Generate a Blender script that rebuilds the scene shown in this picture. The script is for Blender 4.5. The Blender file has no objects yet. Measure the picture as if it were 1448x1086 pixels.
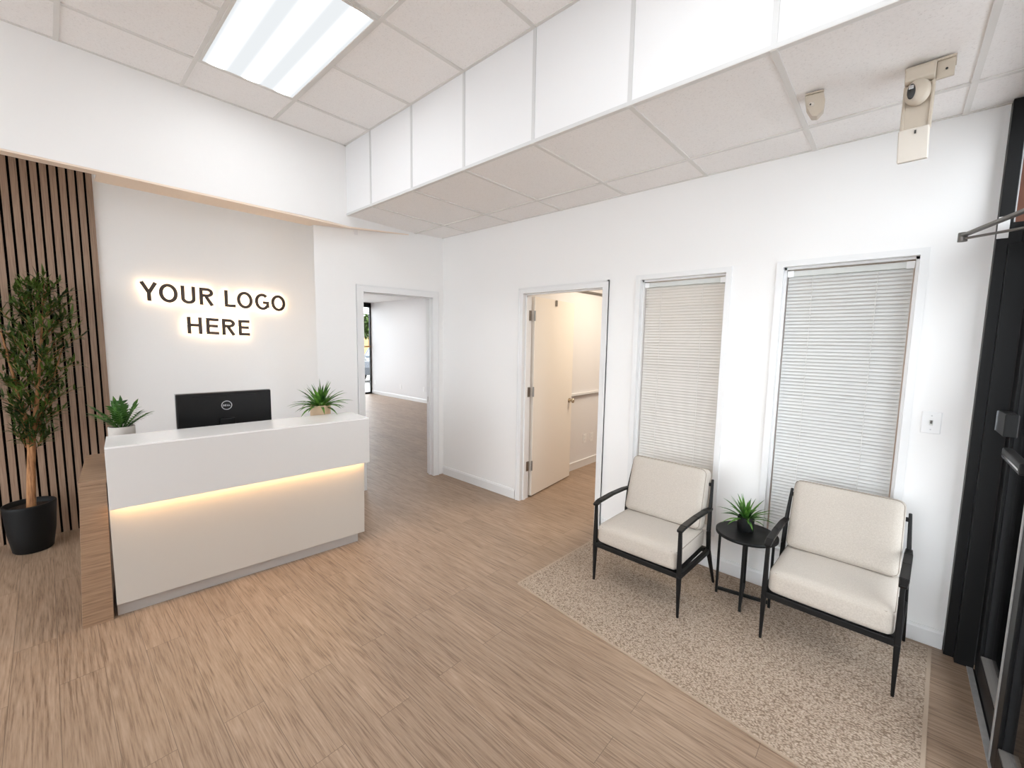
import bpy, bmesh, math, random
from mathutils import Vector, Matrix
random.seed(7)
C = bpy.context.scene.collection
PI = math.pi
T = 0.6096            # ceiling grid module
H2, H3 = 2.762, 3.387  # low (soffit) and high ceiling heights
D = 1.143             # depth of the low ceiling from the window wall
G0 = 0.442            # first grid line
# ---------------------------------------------------------------- materials
def lin(c):
    return tuple((x/12.92 if x <= .04045 else ((x+.055)/1.055)**2.4) for x in [v/255 for v in c])
def mat(name, col, rough=.5, metal=0.0, spec=.5, bump=None, noise=None, coat=0.0):
    """bump = (scale, strength, distance); noise = (scale, amount) slight colour mottling"""
    m = bpy.data.materials.new(name); m.use_nodes = True
    nt = m.node_tree; b = nt.nodes['Principled BSDF']
    b.inputs['Base Color'].default_value = (*lin(col), 1)
    b.inputs['Roughness'].default_value = rough
    b.inputs['Metallic'].default_value = metal
    b.inputs['Specular IOR Level'].default_value = spec
    b.inputs['Coat Weight'].default_value = coat
    tc = nt.nodes.new('ShaderNodeTexCoord')
    if noise:
        n = nt.nodes.new('ShaderNodeTexNoise'); n.inputs['Scale'].default_value = noise[0]; n.inputs['Detail'].default_value = 4
        nt.links.new(tc.outputs['Object'], n.inputs['Vector'])
        mx = nt.nodes.new('ShaderNodeMix'); mx.data_type = 'RGBA'
        c = lin(col); k = noise[1]
        mx.inputs[6].default_value = (*[v*(1-k) for v in c], 1); mx.inputs[7].default_value = (*[min(1, v*(1+k)) for v in c], 1)
        nt.links.new(n.outputs['Fac'], mx.inputs[0]); nt.links.new(mx.outputs[2], b.inputs['Base Color'])
    if bump:
        n = nt.nodes.new('ShaderNodeTexNoise'); n.inputs['Scale'].default_value = bump[0]; n.inputs['Detail'].default_value = 3
        nt.links.new(tc.outputs['Object'], n.inputs['Vector'])
        bp = nt.nodes.new('ShaderNodeBump'); bp.inputs['Strength'].default_value = bump[1]; bp.inputs['Distance'].default_value = bump[2]
        nt.links.new(n.outputs['Fac'], bp.inputs['Height']); nt.links.new(bp.outputs['Normal'], b.inputs['Normal'])
    return m
def emis(name, col, strength):
    m = bpy.data.materials.new(name); m.use_nodes = True
    nt = m.node_tree; nt.nodes.clear()
    e = nt.nodes.new('ShaderNodeEmission'); e.inputs[0].default_value = (*lin(col), 1); e.inputs[1].default_value = strength
    o = nt.nodes.new('ShaderNodeOutputMaterial'); nt.links.new(e.outputs[0], o.inputs[0])
    return m
def ramp(nt, stops):
    r = nt.nodes.new('ShaderNodeValToRGB'); el = r.color_ramp.elements
    while len(el) < len(stops): el.new(.5)
    for e, (p, c) in zip(el, stops): e.position = p; e.color = (*lin(c), 1)
    return r
def wood(name, dark, mid, light, along='z', rough=.5, fine=60, stretch=14, planks=None, ring=.3):
    """grain running along one object axis; planks = (length, width) lays boards in the xy plane along x"""
    m = bpy.data.materials.new(name); m.use_nodes = True
    nt = m.node_tree; b = nt.nodes['Principled BSDF']; N = nt.nodes.new; L = nt.links.new
    b.inputs['Roughness'].default_value = rough
    tc = N('ShaderNodeTexCoord')
    sc = {'x': (fine/stretch, fine, fine), 'y': (fine, fine/stretch, fine), 'z': (fine, fine, fine/stretch)}[along]
    mp = N('ShaderNodeMapping'); mp.inputs['Scale'].default_value = sc; L(tc.outputs['Object'], mp.inputs['Vector'])
    fn = N('ShaderNodeTexNoise'); fn.noise_dimensions = '4D'; fn.inputs['Scale'].default_value = 1; fn.inputs['Detail'].default_value = 6; fn.inputs['Roughness'].default_value = .62
    L(mp.outputs[0], fn.inputs['Vector'])
    mp2 = N('ShaderNodeMapping'); mp2.inputs['Scale'].default_value = tuple(v*(.10 if planks else .16) for v in sc); L(tc.outputs['Object'], mp2.inputs['Vector'])
    bn = N('ShaderNodeTexNoise'); bn.noise_dimensions = '4D'; bn.inputs['Scale'].default_value = 1; bn.inputs['Detail'].default_value = 2; bn.inputs['Distortion'].default_value = .6
    L(mp2.outputs[0], bn.inputs['Vector'])
    # growth rings: contour lines of the broad noise
    mul = N('ShaderNodeMath'); mul.operation = 'MULTIPLY'; mul.inputs[1].default_value = 9 if planks else 6; L(bn.outputs['Fac'], mul.inputs[0])
    fr = N('ShaderNodeMath'); fr.operation = 'PINGPONG'; fr.inputs[1].default_value = .5; L(mul.outputs[0], fr.inputs[0])
    ad = N('ShaderNodeMath'); ad.operation = 'MULTIPLY_ADD'; ad.inputs[1].default_value = ring; L(fr.outputs[0], ad.inputs[0])
    hf = N('ShaderNodeMath'); hf.operation = 'MULTIPLY'; hf.inputs[1].default_value = 1.0-ring*.5; L(fn.outputs['Fac'], hf.inputs[0]); L(hf.outputs[0], ad.inputs[2])
    r = ramp(nt, [(.3, dark), (.47, mid), (.72, light)]); L(ad.outputs[0], r.inputs[0])
    col = r.outputs[0]
    if planks:
        br = N('ShaderNodeTexBrick'); br.offset = .37; br.offset_frequency = 2; br.squash = 1
        br.inputs['Scale'].default_value = 1; br.inputs['Brick Width'].default_value = planks[0]; br.inputs['Row Height'].default_value = planks[1]
        br.inputs['Mortar Size'].default_value = .0011; br.inputs['Mortar Smooth'].default_value = .2; br.inputs['Bias'].default_value = 0
        br.inputs['Color1'].default_value = (0, 0, 0, 1); br.inputs['Color2'].default_value = (1, 1, 1, 1); br.inputs['Mortar'].default_value = (.5, .5, .5, 1)
        L(tc.outputs['Object'], br.inputs['Vector'])
        w = N('ShaderNodeMath'); w.operation = 'MULTIPLY'; w.inputs[1].default_value = 37; L(br.outputs['Color'], w.inputs[0])
        L(w.outputs[0], fn.inputs['W']); L(w.outputs[0], bn.inputs['W'])
        hsv = N('ShaderNodeHueSaturation'); L(col, hsv.inputs['Color'])
        vr = N('ShaderNodeMapRange'); vr.inputs[3].default_value = .93; vr.inputs[4].default_value = 1.07; L(br.outputs['Color'], vr.inputs[0]); L(vr.outputs[0], hsv.inputs['Value'])
        mx = N('ShaderNodeMix'); mx.data_type = 'RGBA'; mx.inputs[7].default_value = (*lin(tuple(v*.72 for v in mid)), 1)
        L(br.outputs['Fac'], mx.inputs[0]); L(hsv.outputs[0], mx.inputs[6]); col = mx.outputs[2]
    L(col, b.inputs['Base Color'])
    bp = N('ShaderNodeBump'); bp.inputs['Strength'].default_value = .12; bp.inputs['Distance'].default_value = .002
    L(ad.outputs[0], bp.inputs['Height']); L(bp.outputs[0], b.inputs['Normal'])
    return m
def fabric(name, a, bcol, scale=420):
    m = bpy.data.materials.new(name); m.use_nodes = True
    nt = m.node_tree; b = nt.nodes['Principled BSDF']; N = nt.nodes.new; L = nt.links.new
    b.inputs['Roughness'].default_value = .9; b.inputs['Specular IOR Level'].default_value = .2; b.inputs['Sheen Weight'].default_value = .15
    tc = N('ShaderNodeTexCoord')
    outs = []
    for s in ((scale, scale*.22, scale), (scale*.22, scale, scale*.22)):
        mp = N('ShaderNodeMapping'); mp.inputs['Scale'].default_value = s; L(tc.outputs['Object'], mp.inputs['Vector'])
        n = N('ShaderNodeTexNoise'); n.inputs['Scale'].default_value = 1; n.inputs['Detail'].default_value = 2; L(mp.outputs[0], n.inputs['Vector']); outs.append(n.outputs['Fac'])
    ad = N('ShaderNodeMath'); ad.operation = 'ADD'; L(outs[0], ad.inputs[0]); L(outs[1], ad.inputs[1])
    hf = N('ShaderNodeMath'); hf.operation = 'MULTIPLY'; hf.inputs[1].default_value = .5; L(ad.outputs[0], hf.inputs[0])
    r = ramp(nt, [(.36, a), (.64, bcol)]); L(hf.outputs[0], r.inputs[0]); L(r.outputs[0], b.inputs['Base Color'])
    bp = N('ShaderNodeBump'); bp.inputs['Strength'].default_value = .25; bp.inputs['Distance'].default_value = .001; L(hf.outputs[0], bp.inputs['Height']); L(bp.outputs[0], b.inputs['Normal'])
    return m
def rug_mat():
    m = bpy.data.materials.new('woven_jute'); m.use_nodes = True
    nt = m.node_tree; b = nt.nodes['Principled BSDF']; N = nt.nodes.new; L = nt.links.new
    b.inputs['Roughness'].default_value = .95; b.inputs['Specular IOR Level'].default_value = .15
    tc = N('ShaderNodeTexCoord'); 
    wn = N('ShaderNodeTexNoise'); wn.inputs['Scale'].default_value = 22; wn.inputs['Detail'].default_value = 2; L(tc.outputs['Object'], wn.inputs['Vector'])
    sm = N('ShaderNodeVectorMath'); sm.operation = 'MULTIPLY_ADD'; sm.inputs[1].default_value = (.02, .02, 0); L(wn.outputs['Color'], sm.inputs[0]); L(tc.outputs['Object'], sm.inputs[2])
    mp = N('ShaderNodeMapping'); mp.inputs['Scale'].default_value = (95, 150, 1); L(sm.outputs[0], mp.inputs['Vector'])
    v = N('ShaderNodeTexVoronoi'); v.inputs['Scale'].default_value = 1; v.inputs['Randomness'].default_value = .75; L(mp.outputs[0], v.inputs['Vector'])
    n2 = N('ShaderNodeTexNoise'); n2.inputs['Scale'].default_value = 260; L(tc.outputs['Object'], n2.inputs['Vector'])
    ad = N('ShaderNodeMath'); ad.operation = 'MULTIPLY_ADD'; ad.inputs[1].default_value = .45; L(n2.outputs['Fac'], ad.inputs[0]); L(v.outputs['Distance'], ad.inputs[2])
    r = ramp(nt, [(.25, (206, 190, 173)), (.65, (185, 166, 148)), (1.0, (134, 116, 100))]); L(ad.outputs[0], r.inputs[0]); L(r.outputs[0], b.inputs['Base Color'])
    iv = N('ShaderNodeMath'); iv.operation = 'SUBTRACT'; iv.inputs[0].default_value = 1; L(ad.outputs[0], iv.inputs[1])
    bp = N('ShaderNodeBump'); bp.inputs['Strength'].default_value = .8; bp.inputs['Distance'].default_value = .006; L(iv.outputs[0], bp.inputs['Height']); L(bp.outputs[0], b.inputs['Normal'])
    return m
def tile_mat():
    m = bpy.data.materials.new('ceiling_tile'); m.use_nodes = True
    nt = m.node_tree; b = nt.nodes['Principled BSDF']; N = nt.nodes.new; L = nt.links.new
    b.inputs['Roughness'].default_value = .9; b.inputs['Specular IOR Level'].default_value = .1
    tc = N('ShaderNodeTexCoord'); n = N('ShaderNodeTexNoise'); n.inputs['Scale'].default_value = 120; n.inputs['Detail'].default_value = 5; n.inputs['Roughness'].default_value = .7
    L(tc.outputs['Object'], n.inputs['Vector'])
    r = ramp(nt, [(.30, (222, 218, 215)), (.42, (243, 240, 238)), (.6, (246, 243, 241))]); L(n.outputs['Fac'], r.inputs[0]); L(r.outputs[0], b.inputs['Base Color'])
    bp = N('ShaderNodeBump'); bp.inputs['Strength'].default_value = .25; bp.inputs['Distance'].default_value = .003; L(n.outputs['Fac'], bp.inputs['Height']); L(bp.outputs[0], b.inputs['Normal'])
    return m
def leaf_mat(name, dark, light, scale=9):
    m = bpy.data.materials.new(name); m.use_nodes = True
    nt = m.node_tree; b = nt.nodes['Principled BSDF']; N = nt.nodes.new; L = nt.links.new
    b.inputs['Roughness'].default_value = .45
    tc = N('ShaderNodeTexCoord'); n = N('ShaderNodeTexNoise'); n.inputs['Scale'].default_value = scale; n.inputs['Detail'].default_value = 3; L(tc.outputs['Object'], n.inputs['Vector'])
    r = ramp(nt, [(.35, dark), (.65, light)]); L(n.outputs['Fac'], r.inputs[0]); L(r.outputs[0], b.inputs['Base Color'])
    tr = N('ShaderNodeBsdfTranslucent'); L(r.outputs[0], tr.inputs[0]); mx = N('ShaderNodeMixShader'); mx.inputs[0].default_value = .25
    L(b.outputs[0], mx.inputs[1]); L(tr.outputs[0], mx.inputs[2]); L(mx.outputs[0], nt.nodes['Material Output'].inputs[0])
    return m
def glass_mat(name, tint=(255, 255, 255), refl=.08):
    m = bpy.data.materials.new(name); m.use_nodes = True
    nt = m.node_tree; nt.nodes.clear(); N = nt.nodes.new; L = nt.links.new
    t = N('ShaderNodeBsdfTransparent'); t.inputs[0].default_value = (*lin(tint), 1)
    g = N('ShaderNodeBsdfGlossy'); g.inputs['Roughness'].default_value = .02
    fr = N('ShaderNodeFresnel'); fr.inputs[0].default_value = 1.15
    mx = N('ShaderNodeMixShader'); L(fr.outputs[0], mx.inputs[0]); L(t.outputs[0], mx.inputs[1]); L(g.outputs[0], mx.inputs[2])
    o = N('ShaderNodeOutputMaterial'); L(mx.outputs[0], o.inputs[0])
    return m
def blind_mat(name, col, trans):
    m = bpy.data.materials.new(name); m.use_nodes = True
    nt = m.node_tree; b = nt.nodes['Principled BSDF']; b.inputs['Base Color'].default_value = (*lin(col), 1); b.inputs['Roughness'].default_value = .45
    tr = nt.nodes.new('ShaderNodeBsdfTranslucent'); tr.inputs[0].default_value = (*lin(col), 1)
    mx = nt.nodes.new('ShaderNodeMixShader'); mx.inputs[0].default_value = trans
    nt.links.new(b.outputs[0], mx.inputs[1]); nt.links.new(tr.outputs[0], mx.inputs[2]); nt.links.new(mx.outputs[0], nt.nodes['Material Output'].inputs[0])
    return m
def diffuser_mat():
    # the lit lens: brighter bands where the tubes are
    m = bpy.data.materials.new('light_lens'); m.use_nodes = True
    nt = m.node_tree; nt.nodes.clear(); N = nt.nodes.new; L = nt.links.new
    tc = N('ShaderNodeTexCoord'); sx = N('ShaderNodeSeparateXYZ'); L(tc.outputs['Object'], sx.inputs[0])
    a = N('ShaderNodeMath'); a.operation = 'MULTIPLY'; a.inputs[1].default_value = 2*PI/.2; L(sx.outputs['Y'], a.inputs[0])
    c = N('ShaderNodeMath'); c.operation = 'COSINE'; L(a.outputs[0], c.inputs[0])
    h = N('ShaderNodeMath'); h.operation = 'MULTIPLY_ADD'; h.inputs[1].default_value = .5; h.inputs[2].default_value = .5; L(c.outputs[0], h.inputs[0])
    pw = N('ShaderNodeMath'); pw.operation = 'POWER'; pw.inputs[1].default_value = 5; L(h.outputs[0], pw.inputs[0])
    mr = N('ShaderNodeMath'); mr.operation = 'MULTIPLY_ADD'; mr.inputs[1].default_value = LENS*3.2; mr.inputs[2].default_value = .86; L(pw.outputs[0], mr.inputs[0])
    e = N('ShaderNodeEmission'); e.inputs[0].default_value = (.94, .975, 1, 1); L(mr.outputs[0], e.inputs[1])
    o = N('ShaderNodeOutputMaterial'); L(e.outputs[0], o.inputs[0])
    return m
LENS = 5.4
M = {}
M['wall'] = mat('wall_paint', (240, 239, 238), .55, bump=(180, .05, .002))
M['logo_wall'] = mat('logo_wall_paint', (246, 245, 244), .6, bump=(180, .05, .002))
M['trimpaint'] = mat('trim_paint', (230, 230, 230), .35)
M['peach'] = mat('bulkhead_painted_glow', (240, 222, 204), .6)  # warm LED light on the bulkhead underside, put into the colour
M['tile'] = tile_mat()
M['tbar'] = mat('grid_metal', (222, 219, 215), .4)
M['panel_face'] = mat('soffit_board', (231, 231, 232), .6)
M['floor'] = wood('floor_planks', (114, 92, 75), (151, 127, 106), (176, 152, 131), 'x', .42, 170, 24, planks=(1.22, .152), ring=.3)
M['slat'] = wood('walnut_slat', (122, 97, 79), (148, 122, 102), (166, 141, 120), 'z', .5, 130, 26, ring=.15)
M['deskwood'] = wood('desk_oak', (112, 88, 69), (142, 114, 91), (164, 136, 110), 'y', .45, 120, 22, ring=.2)
M['slatback'] = mat('slat_felt', (17, 14, 13), .95, spec=.1)
M['deskwhite'] = mat('desk_laminate', (188, 182, 174), .35)
M['deskbox'] = mat('desk_gloss', (212, 210, 208), .2)
M['desktop_lit'] = mat('desk_top_painted_light', (240, 239, 238), .18)  # paler than the box: overhead panel light painted into the top
M['plinth'] = mat('brushed_plinth', (176, 172, 168), .4, .3)
M['led'] = emis('warm_led', (255, 206, 148), 24)
M['black'] = mat('black_metal', (9, 9, 9), .5, .0, .3)
M['blackwood'] = mat('black_wood', (12, 11, 11), .5, 0, .3, bump=(60, .08, .001))
M['potblack'] = mat('black_pot', (12, 13, 14), .6, 0, .3, bump=(60, .15, .002))
M['plastic'] = mat('monitor_plastic', (8, 8, 9), .4, 0, .3)
M['silver'] = mat('silver', (205, 205, 206), .3, .6)
M['logo'] = mat('logo_grey', (190, 192, 195), .35, .3)
M['screen'] = mat('dark_screen', (10, 10, 12), .15)
M['potgrey'] = mat('concrete_pot', (188, 182, 176), .8, noise=(30, .1))
M['pottan'] = mat('clay_pot', (208, 180, 152), .8, noise=(18, .12))
M['soil'] = mat('soil', (48, 34, 26), .95, noise=(60, .5), bump=(70, .8, .01))
M['bark'] = wood('bark', (92, 60, 38), (150, 104, 66), (182, 134, 90), 'z', .8, 70, 8)
M['treeleaf'] = leaf_mat('tree_leaf', (34, 56, 22), (88, 112, 44), 7)
M['leafa'] = leaf_mat('dracaena_leaf', (38, 84, 30), (104, 154, 60), 14)
M['leafb'] = leaf_mat('zz_leaf', (34, 74, 30), (86, 130, 54), 16)
M['fabric'] = fabric('oatmeal_fabric', (180, 171, 161), (199, 191, 181), 700)
M['piping'] = mat('piping_fabric', (146, 137, 127), .9)
M['rug'] = rug_mat()
M['rugedge'] = mat('rug_binding', (178, 159, 140), .95, bump=(300, .4, .002))
M['alu'] = mat('aluminium', (176, 175, 174), .4, .35, noise=(30, .25))
M['frame'] = mat('black_aluminium', (7, 7, 8), .45, .0, .3)
M['glass'] = glass_mat('clear_glass')
M['blind_w'] = blind_mat('blind_white', (216, 217, 216), .08)
M['blind_lit'] = blind_mat('blind_painted_backlight', (216, 213, 208), .05)  # warmer than the other blind: light from the room behind, tinted in
M['cord'] = mat('blind_cord', (214, 214, 210), .7)
M['headrail'] = mat('headrail', (208, 210, 206), .35)
M['doorpaint'] = mat('door_paint', (238, 231, 221), .4)
M['hinge'] = mat('hinge_steel', (150, 146, 140), .3, .9)
M['brass'] = mat('satin_nickel', (186, 172, 150), .3, .9)
M['beige'] = mat('beige_plastic', (192, 180, 164), .45)
M['beige2'] = mat('beige_plastic_light', (210, 202, 191), .4)
M['darkslot'] = mat('dark_slot', (40, 38, 36), .5)
M['chrome'] = mat('chrome', (210, 212, 214), .12, 1.0)
M['white_plastic'] = mat('white_plastic', (238, 238, 238), .3)
M['closer'] = mat('closer_grey', (112, 108, 104), .4, .5)
M['letter'] = mat('bronze_letter', (62, 50, 43), .4, .3)
M['halo'] = emis('letter_backlight', (255, 216, 168), 14)
M['brick'] = mat('brick', (120, 78, 62), .9, noise=(14, .25))
M['pave'] = mat('pavement', (194, 194, 194), .9, noise=(4, .05))
M['asphalt'] = mat('light_pavement', (196, 194, 190), .9, noise=(4, .08))
M['tan'] = mat('tan_stucco', (190, 150, 100), .9, noise=(3, .15))
M['carpaint'] = mat('car_paint', (60, 64, 70), .2, .4, coat=.6)
M['carglass'] = mat('car_glass', (150, 165, 178), .08)
M['tyre'] = mat('tyre', (24, 24, 25), .8)
M['render_white'] = mat('room_paint', (228, 227, 228), .6)
# ---------------------------------------------------------------- mesh helpers
class MB:
    def __init__(s): s.v = []; s.f = []; s.smooth = []
    def quad_faces(s, vs, fs, sm=False):
        o = len(s.v); s.v += [tuple(v) for v in vs]
        for f in fs: s.f.append(tuple(i+o for i in f)); s.smooth.append(sm)
        return s
    def box(s, a, b, m=None):
        (x0, y0, z0), (x1, y1, z1) = a, b
        x0, x1 = min(x0, x1), max(x0, x1); y0, y1 = min(y0, y1), max(y0, y1); z0, z1 = min(z0, z1), max(z0, z1)
        vs = [Vector(p) for p in ((x0,y0,z0),(x1,y0,z0),(x1,y1,z0),(x0,y1,z0),(x0,y0,z1),(x1,y0,z1),(x1,y1,z1),(x0,y1,z1))]
        if m: vs = [m @ v for v in vs]
        return s.quad_faces(vs, [(0,3,2,1),(4,5,6,7),(0,1,5,4),(1,2,6,5),(2,3,7,6),(3,0,4,7)])
    def prism(s, pts, vec, sm=False):
        """closed polygon (3-D points, convex or simple) swept by vec"""
        n = len(pts); v = Vector(vec); P = [Vector(p) for p in pts]; Q = [p+v for p in P]
        fs = [tuple(range(n-1, -1, -1)), tuple(range(n, 2*n))]
        s.quad_faces(P+Q, fs)
        o = len(s.v)-2*n
        for i in range(n):
            j = (i+1) % n; s.f.append((o+i, o+j, o+n+j, o+n+i)); s.smooth.append(sm)
        return s
    def tube(s, pts, rads, seg=10, cap=True, flat=None):
        """round (or flattened: flat=(sx,sy)) tube along points"""
        P = [Vector(p) for p in pts]; n = len(P)
        if not hasattr(rads, '__len__'): rads = [rads]*n
        t = (P[1]-P[0]).normalized(); up = Vector((0,0,1)) if abs(t.z) < .9 else Vector((1,0,0))
        u = t.cross(up).normalized(); o = len(s.v); vs = []
        for i in range(n):
            d = (P[min(i+1,n-1)]-P[max(i-1,0)]).normalized()
            u = (u - d*u.dot(d)).normalized(); w = d.cross(u)
            for k in range(seg):
                a = 2*PI*k/seg; fx, fy = flat or (1, 1)
                vs.append(P[i] + u*math.cos(a)*rads[i]*fx + w*math.sin(a)*rads[i]*fy)
        fs = []
        for i in range(n-1):
            for k in range(seg):
                k2 = (k+1) % seg; fs.append((i*seg+k, i*seg+k2, (i+1)*seg+k2, (i+1)*seg+k))
        s.quad_faces(vs, fs, True)
        if cap: s.quad_faces(vs[:seg], [tuple(range(seg-1,-1,-1))]); s.quad_faces(vs[-seg:], [tuple(range(seg))])
        return s
    def bar(s, p, q, w0, h0, w1=None, h1=None, side=None):
        """rectangular bar from p to q, tapering; side = direction of the width"""
        p, q = Vector(p), Vector(q); d = (q-p).normalized(); w1 = w1 or w0; h1 = h1 or h0
        sd = Vector(side) if side else (d.cross(Vector((0,0,1))) if abs(d.z) < .9 else Vector((1,0,0)))
        sd = (sd - d*sd.dot(d)).normalized(); up = d.cross(sd)
        vs = []
        for c, w, h in ((p, w0, h0), (q, w1, h1)):
            for a, b in ((-1,-1),(1,-1),(1,1),(-1,1)): vs.append(c + sd*a*w/2 + up*b*h/2)
        return s.quad_faces(vs, [(0,3,2,1),(4,5,6,7),(0,1,5,4),(1,2,6,5),(2,3,7,6),(3,0,4,7)])
    def lathe(s, prof, seg=32, c=(0,0,0), sx=1, sy=1):
        o = []; 
        for r, z in prof:
            for k in range(seg):
                a = 2*PI*k/seg; o.append((c[0]+r*sx*math.cos(a), c[1]+r*sy*math.sin(a), c[2]+z))
        fs = []
        for i in range(len(prof)-1):
            for k in range(seg):
                k2 = (k+1) % seg; fs.append((i*seg+k, i*seg+k2, (i+1)*seg+k2, (i+1)*seg+k))
        return s.quad_faces(o, fs, True)
    def leaf(s, base, d, up, L, w, droop=.3, n=4, fold=.25):
        """curved pointed leaf"""
        d = Vector(d).normalized(); up = Vector(up); up = (up-d*up.dot(d)).normalized(); sd = d.cross(up)
        p = Vector(base); vs = []; step = L/n; dd = d.copy()
        for i in range(n+1):
            t = i/n; ww = w*.5*(math.sin(PI*(.12+.88*t)**.8) if i < n else 0.02)
            upv = sd.cross(dd).normalized()
            vs += [p-sd*ww+upv*ww*fold, p, p+sd*ww+upv*ww*fold]
            dd = (dd + Vector((0,0,-1))*droop/n).normalized(); p = p+dd*step
        fs = []
        for i in range(n):
            a = 3*i; fs += [(a, a+1, a+4, a+3), (a+1, a+2, a+5, a+4)]
        return s.quad_faces(vs, fs, True)
    def build(s, name, m, parent=None, bevel=0, seg=2):
        me = bpy.data.meshes.new(name); me.from_pydata(s.v, [], s.f); me.update()
        me.polygons.foreach_set('use_smooth', s.smooth)
        bm = bmesh.new(); bm.from_mesh(me)
        bmesh.ops.recalc_face_normals(bm, faces=bm.faces)
        bm.to_mesh(me); bm.free()
        me.materials.append(m)
        o = bpy.data.objects.new(name, me); C.objects.link(o)
        if parent: o.parent = parent
        if bevel:
            b = o.modifiers.new('b', 'BEVEL'); b.width = bevel; b.segments = seg; b.limit_method = 'ANGLE'; b.angle_limit = .7
        return o
def tag(o, label, cat, group=None, kind=None):
    o['label'] = label; o['category'] = cat
    if group: o['group'] = group
    if kind: o['kind'] = kind
    return o
def empty(name, loc=(0,0,0), rz=0):
    o = bpy.data.objects.new(name, None); C.objects.link(o); o.location = loc; o.rotation_euler = (0,0,rz); o.empty_display_size = .05
    return o
def thing(name, label, cat, loc=(0,0,0), rz=0, group=None, kind=None):
    return tag(empty(name, loc, rz), label, cat, group, kind)
def B(name, a, b, m, parent=None, bevel=0): return MB().box(a, b).build(name, m, parent, bevel)
def dup(root, loc, rz, label):
    r = root.copy(); C.objects.link(r); r.location = loc; r.rotation_euler = (0,0,rz); r['label'] = label
    for ch in list(root.children):
        c = ch.copy(); C.objects.link(c); c.parent = r
        for g in ch.children:
            d = g.copy(); C.objects.link(d); d.parent = c
    return r
def rbox(w, d, h, r, puff=0, n=12, puff_front=0):
    """rounded cushion, base at z=0, centred in x and y; returns MB"""
    mb = MB(); idx = {}
    def vert(p):
        k = tuple(round(x, 5) for x in p)
        if k not in idx:
            q = Vector((p[0]*w/2, p[1]*d/2, p[2]*h/2)); inn = Vector((max(-w/2+r, min(w/2-r, q.x)), max(-d/2+r, min(d/2-r, q.y)), max(-h/2+r, min(h/2-r, q.z))))
            dv = q-inn
            if dv.length > 1e-9: q = inn + dv.normalized()*min(r, max(r, dv.length) if dv.length > r else r) if dv.length > 0 and (abs(dv.x) > 1e-9)+(abs(dv.y) > 1e-9)+(abs(dv.z) > 1e-9) > 1 else q
            fx = 1-(2*q.x/w)**2; fy = 1-(2*q.y/d)**2; fz = 1-(2*q.z/h)**2
            fx, fy, fz = max(fx, 0), max(fy, 0), max(fz, 0)
            q.z += puff*math.copysign(1, q.z)*fx**.6*fy**.6*(abs(2*q.z/h))
            q.y -= puff_front*fx**.6*fz**.6*max(0, -2*q.y/d)
            idx[k] = len(mb.v); mb.v.append((q.x, q.y, q.z+h/2))
        return idx[k]
    def g(i): # denser towards the edges
        t = -1+2*i/n; return math.copysign(abs(t)**.6, t)
    for ax in range(3):
        for sg in (-1, 1):
            for i in range(n):
                for j in range(n):
                    c = []
                    for a, b in ((i,j),(i+1,j),(i+1,j+1),(i,j+1)):
                        p = [0,0,0]; p[ax] = sg; p[(ax+1)%3] = g(a); p[(ax+2)%3] = g(b); c.append(vert(p))
                    mb.f.append(tuple(c)); mb.smooth.append(True)
    return mb
# ---------------------------------------------------------------- camera
yaw, pitch, roll = 0.7360832, 0.1014118, 0.0166565
cy_, sy_, cp_, sp_ = math.cos(yaw), math.sin(yaw), math.cos(pitch), math.sin(pitch)
F = Vector((-sy_*cp_, cy_*cp_, -sp_)); Rt = Vector((cy_, sy_, 0)); U = Rt.cross(F)
R2 = Rt*math.cos(roll)+U*math.sin(roll); U2 = -Rt*math.sin(roll)+U*math.cos(roll)
cam = bpy.data.cameras.new('camera'); co = bpy.data.objects.new('camera', cam); C.objects.link(co)
cam.sensor_width = 36; cam.lens = 36*596.847/1448; cam.clip_start = .02; cam.clip_end = 200
co.matrix_world = Matrix(((R2.x, U2.x, -F.x, 3.94142), (R2.y, U2.y, -F.y, -3.13458), (R2.z, U2.z, -F.z, 1.60745), (0,0,0,1)))
bpy.context.scene.camera = co
# ---------------------------------------------------------------- room shell
S = dict(kind='structure')
tag(B('floor', (-7.45, -7, -.05), (4.41, 3.3, 0), M['floor']), 'brown wood plank floor running through the whole office', 'floor', **S)
# window wall along y = 0
W = MB(); X0, X1 = 0.0, 4.25
openings = [(1.225, 2.12, 0, 2.075), (2.425, 3.053, .262, 2.1), (3.371, 4.0, .262, 2.1)]
x = X0-.3
for a, b, z0, z1 in openings:
    W.box((x, 0, 0), (a, .12, H3+.1)); x = b
    if z0 > 0: W.box((a, 0, 0), (b, .12, z0))
    W.box((a, 0, z1), (b, .12, H3+.1))
W.box((x, 0, 0), (X1, .12, H3+.1))
tag(W.build('wall_back', M['wall']), 'white wall with the open door and two blind-covered windows', 'wall', **S)
# door wall, slightly skewed, with the cased opening to the far room
sk = Vector((-.2, -1.375, 0)).normalized(); rz_sk = math.atan2(sk.y, sk.x)   # local +x runs away from the corner
mk = Matrix.Translation((0,0,0)) @ Matrix.Rotation(rz_sk, 4, 'Z')            # local +y points into the room
W = MB()
for a, b, z0, z1 in ((-.0, .125, 0, H3), (.947, 1.2, 0, H3), (.125, .947, 2.095, H3)):
    W.box((a, -.14, z0), (b, 0, z1), mk)
# splayed return that closes the alcove
e0, e1 = mk @ Vector((1.2,0,0)), mk @ Vector((1.2,-.14,0))
W.prism([(-.2,-1.375,0), (-.97,-1.0,0), (-.97,-.93,0), tuple(e1), tuple(e0)], (0,0,H3))
tag(W.build('wall_left', M['wall']), 'white wall beside the corner with the cased opening to the far room', 'wall', **S)
tag(B('wall_logo', (-1.07, -7, 0), (-.97, -.95, H3), M['logo_wall']), 'off-white recessed wall behind the reception desk carrying the lit lettering', 'wall', **S)
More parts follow.
